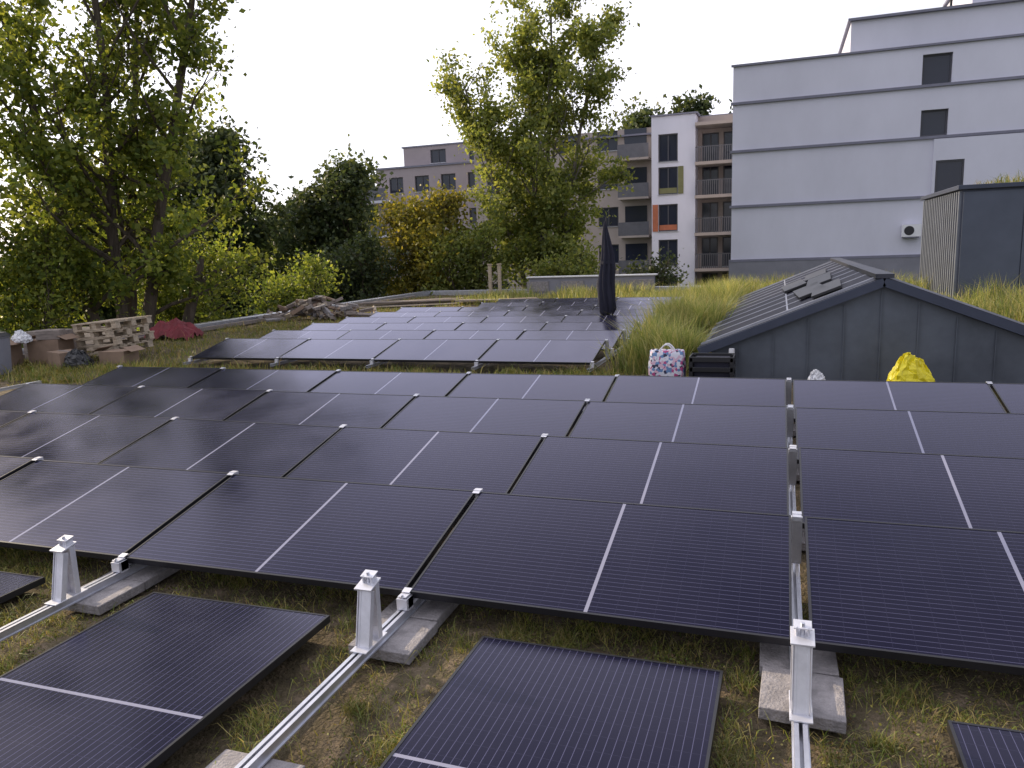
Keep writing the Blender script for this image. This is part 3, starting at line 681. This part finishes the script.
for i in range(4): pallet(mb,(.05*(i%2),0,.148*i),Euler((0,0,R([0,4,-3,6][i]))).to_matrix())
o=mb.build('wooden_pallet_stack',loc=(-11.9,11.2,.14)); o.rotation_euler=(R(2),R(-4),R(-12))
mb=MB(); pallet(mb,(0,0,0),Euler((R(60),0,0)).to_matrix()); o=mb.build('wooden_pallet',loc=(-12.9,11.9,.1)); o.rotation_euler=(0,0,R(10))
def boxobj(name,loc,d,m,rz,open_=False):
    mb=MB(); mb.box((0,0,d[2]/2),d,m)
    if open_:
        for s in (-1,1):
            mb.box((s*(d[0]/2+.07),0,d[2]+.03),(.18,d[1]*.95,.008),m,Euler((0,s*R(25),0)).to_matrix())
    else: mb.box((0,0,d[2]+.003),(d[0]*.98,.06,.004),M_woodg)
    o=mb.build(name,loc=loc,bevel=.006); o.rotation_euler=(0,0,R(rz))
boxobj('cardboard_box',(-12.7,10.5,0),(.6,.45,.45),M_card,15,True)
boxobj('cardboard_box',(-11.9,10.1,0),(.55,.4,.28),M_card,-20)
boxobj('cardboard_box',(-12.6,10.45,.455),(.4,.3,.16),M_woodg,30)
boxobj('cardboard_box',(-11.1,10.5,0),(.5,.4,.25),M_card,8,True)
boxobj('wooden_crate',(-13.3,11.,0),(.7,.6,.55),M_woodg,0)
boxobj('cardboard_box',(-13.3,9.9,0),(.6,.5,.42),M_card,12,True)
bag('white_plastic_bag',(-12.9,10.1,.43),.3,.2,.2,M_whitep,.02,15,False,10,.5)
bag('black_rubbish_bag',(-11.5,10.0,0),.4,.3,.32,M_blacks,.02,16,False,10,.5)
mb=MB(); mb.tube([(0,0,0),(0,0,.6),(0,0,.64)],[.26,.3,.32],M_plinth,16); mb.tube([(0,0,.64),(0,0,.7)],[.33,.26],M_blacks,16); mb.build('waste_bin',loc=(-12.5,9.2,0),bevel=.01)
me=bpy.data.meshes.new('red_tarp'); bm=bmesh.new(); bmesh.ops.create_grid(bm,x_segments=30,y_segments=22,size=.5)
rs=random.Random(9)
for v in bm.verts:
    x,y=v.co.x,v.co.y; v.co.x*=1.1; v.co.y*=.8; e_=max(abs(x),abs(y))*2
    v.co.z=.34*(1-e_**3)+.04*math.sin(x*17+y*9)+.04*math.sin(y*23-x*5)+rs.uniform(-.02,.02)
bm.to_mesh(me); bm.free(); me.materials.append(M_red); o=bpy.data.objects.new('red_tarp',me); COL.objects.link(o); o.location=(-13.3,14.2,.06); o.rotation_euler=(0,0,R(15))
mb=MB(); rs=random.Random(5)
for i in range(150):
    d=abs(rs.gauss(0,.5)); a=rs.uniform(0,6.28); z=max(.05,(.6-d*.45)*rs.random()+.05)
    mb.box((math.cos(a)*d*1.9,math.sin(a)*d,z),(rs.uniform(.15,.6),rs.uniform(.05,.14),rs.uniform(.04,.12)),rs.choice([M_woodg,M_wood,M_woodg,M_conc,M_card]),Euler((rs.uniform(-.5,.5),rs.uniform(-.5,.5),rs.uniform(0,3.1))).to_matrix())
mb.build('scrap_wood_pile',loc=(-12.6,19.2,0),bevel=.006)
mb=MB()
for i in range(16):
    mb.box((rs.uniform(-.5,.5),rs.uniform(-.6,.6),.05+.04*(i//4)),(3.6+rs.uniform(-.8,.5),.14,.035),rs.choice([M_wood,M_woodg]),Euler((0,rs.uniform(-.02,.02),R(30+rs.uniform(-6,6)))).to_matrix())
mb.build('timber_planks',loc=(-12.0,23.5,0),bevel=.003)
mb=MB()
for i in range(12):
    mb.box((rs.uniform(-.5,.5),rs.uniform(-.4,.4),.05+.04*(i//4)),(2.6+rs.uniform(-.8,.5),.12,.035),rs.choice([M_wood,M_woodg]),Euler((0,rs.uniform(-.03,.03),R(10+rs.uniform(-12,12)))).to_matrix())
mb.build('timber_planks',loc=(-9.4,24.5,0),bevel=.003)
mb=MB(); mb.box((-6.9,29.2,.31),(4.9,.3,.66),M_plinth); mb.box((-6.9,29.2,.665),(5.1,.42,.05),M_whitep)
for x in (-9,-7.6,-6.2,-4.9): mb.box((x,29.03,.3),(.9,.03,.4),M_conc)
mb.build('low_wall',bevel=.008)
for x in (-10.9,-10.5):
    mb=MB(); mb.box((0,0,.6),(.12,.12,1.2),M_wood); mb.box((0,0,1.22),(.16,.16,.05),M_wood); mb.build('wooden_post',loc=(x,28.8,0),bevel=.01)
print('faces',sum(len(o.data.polygons) for o in bpy.data.objects if o.type=='MESH'))
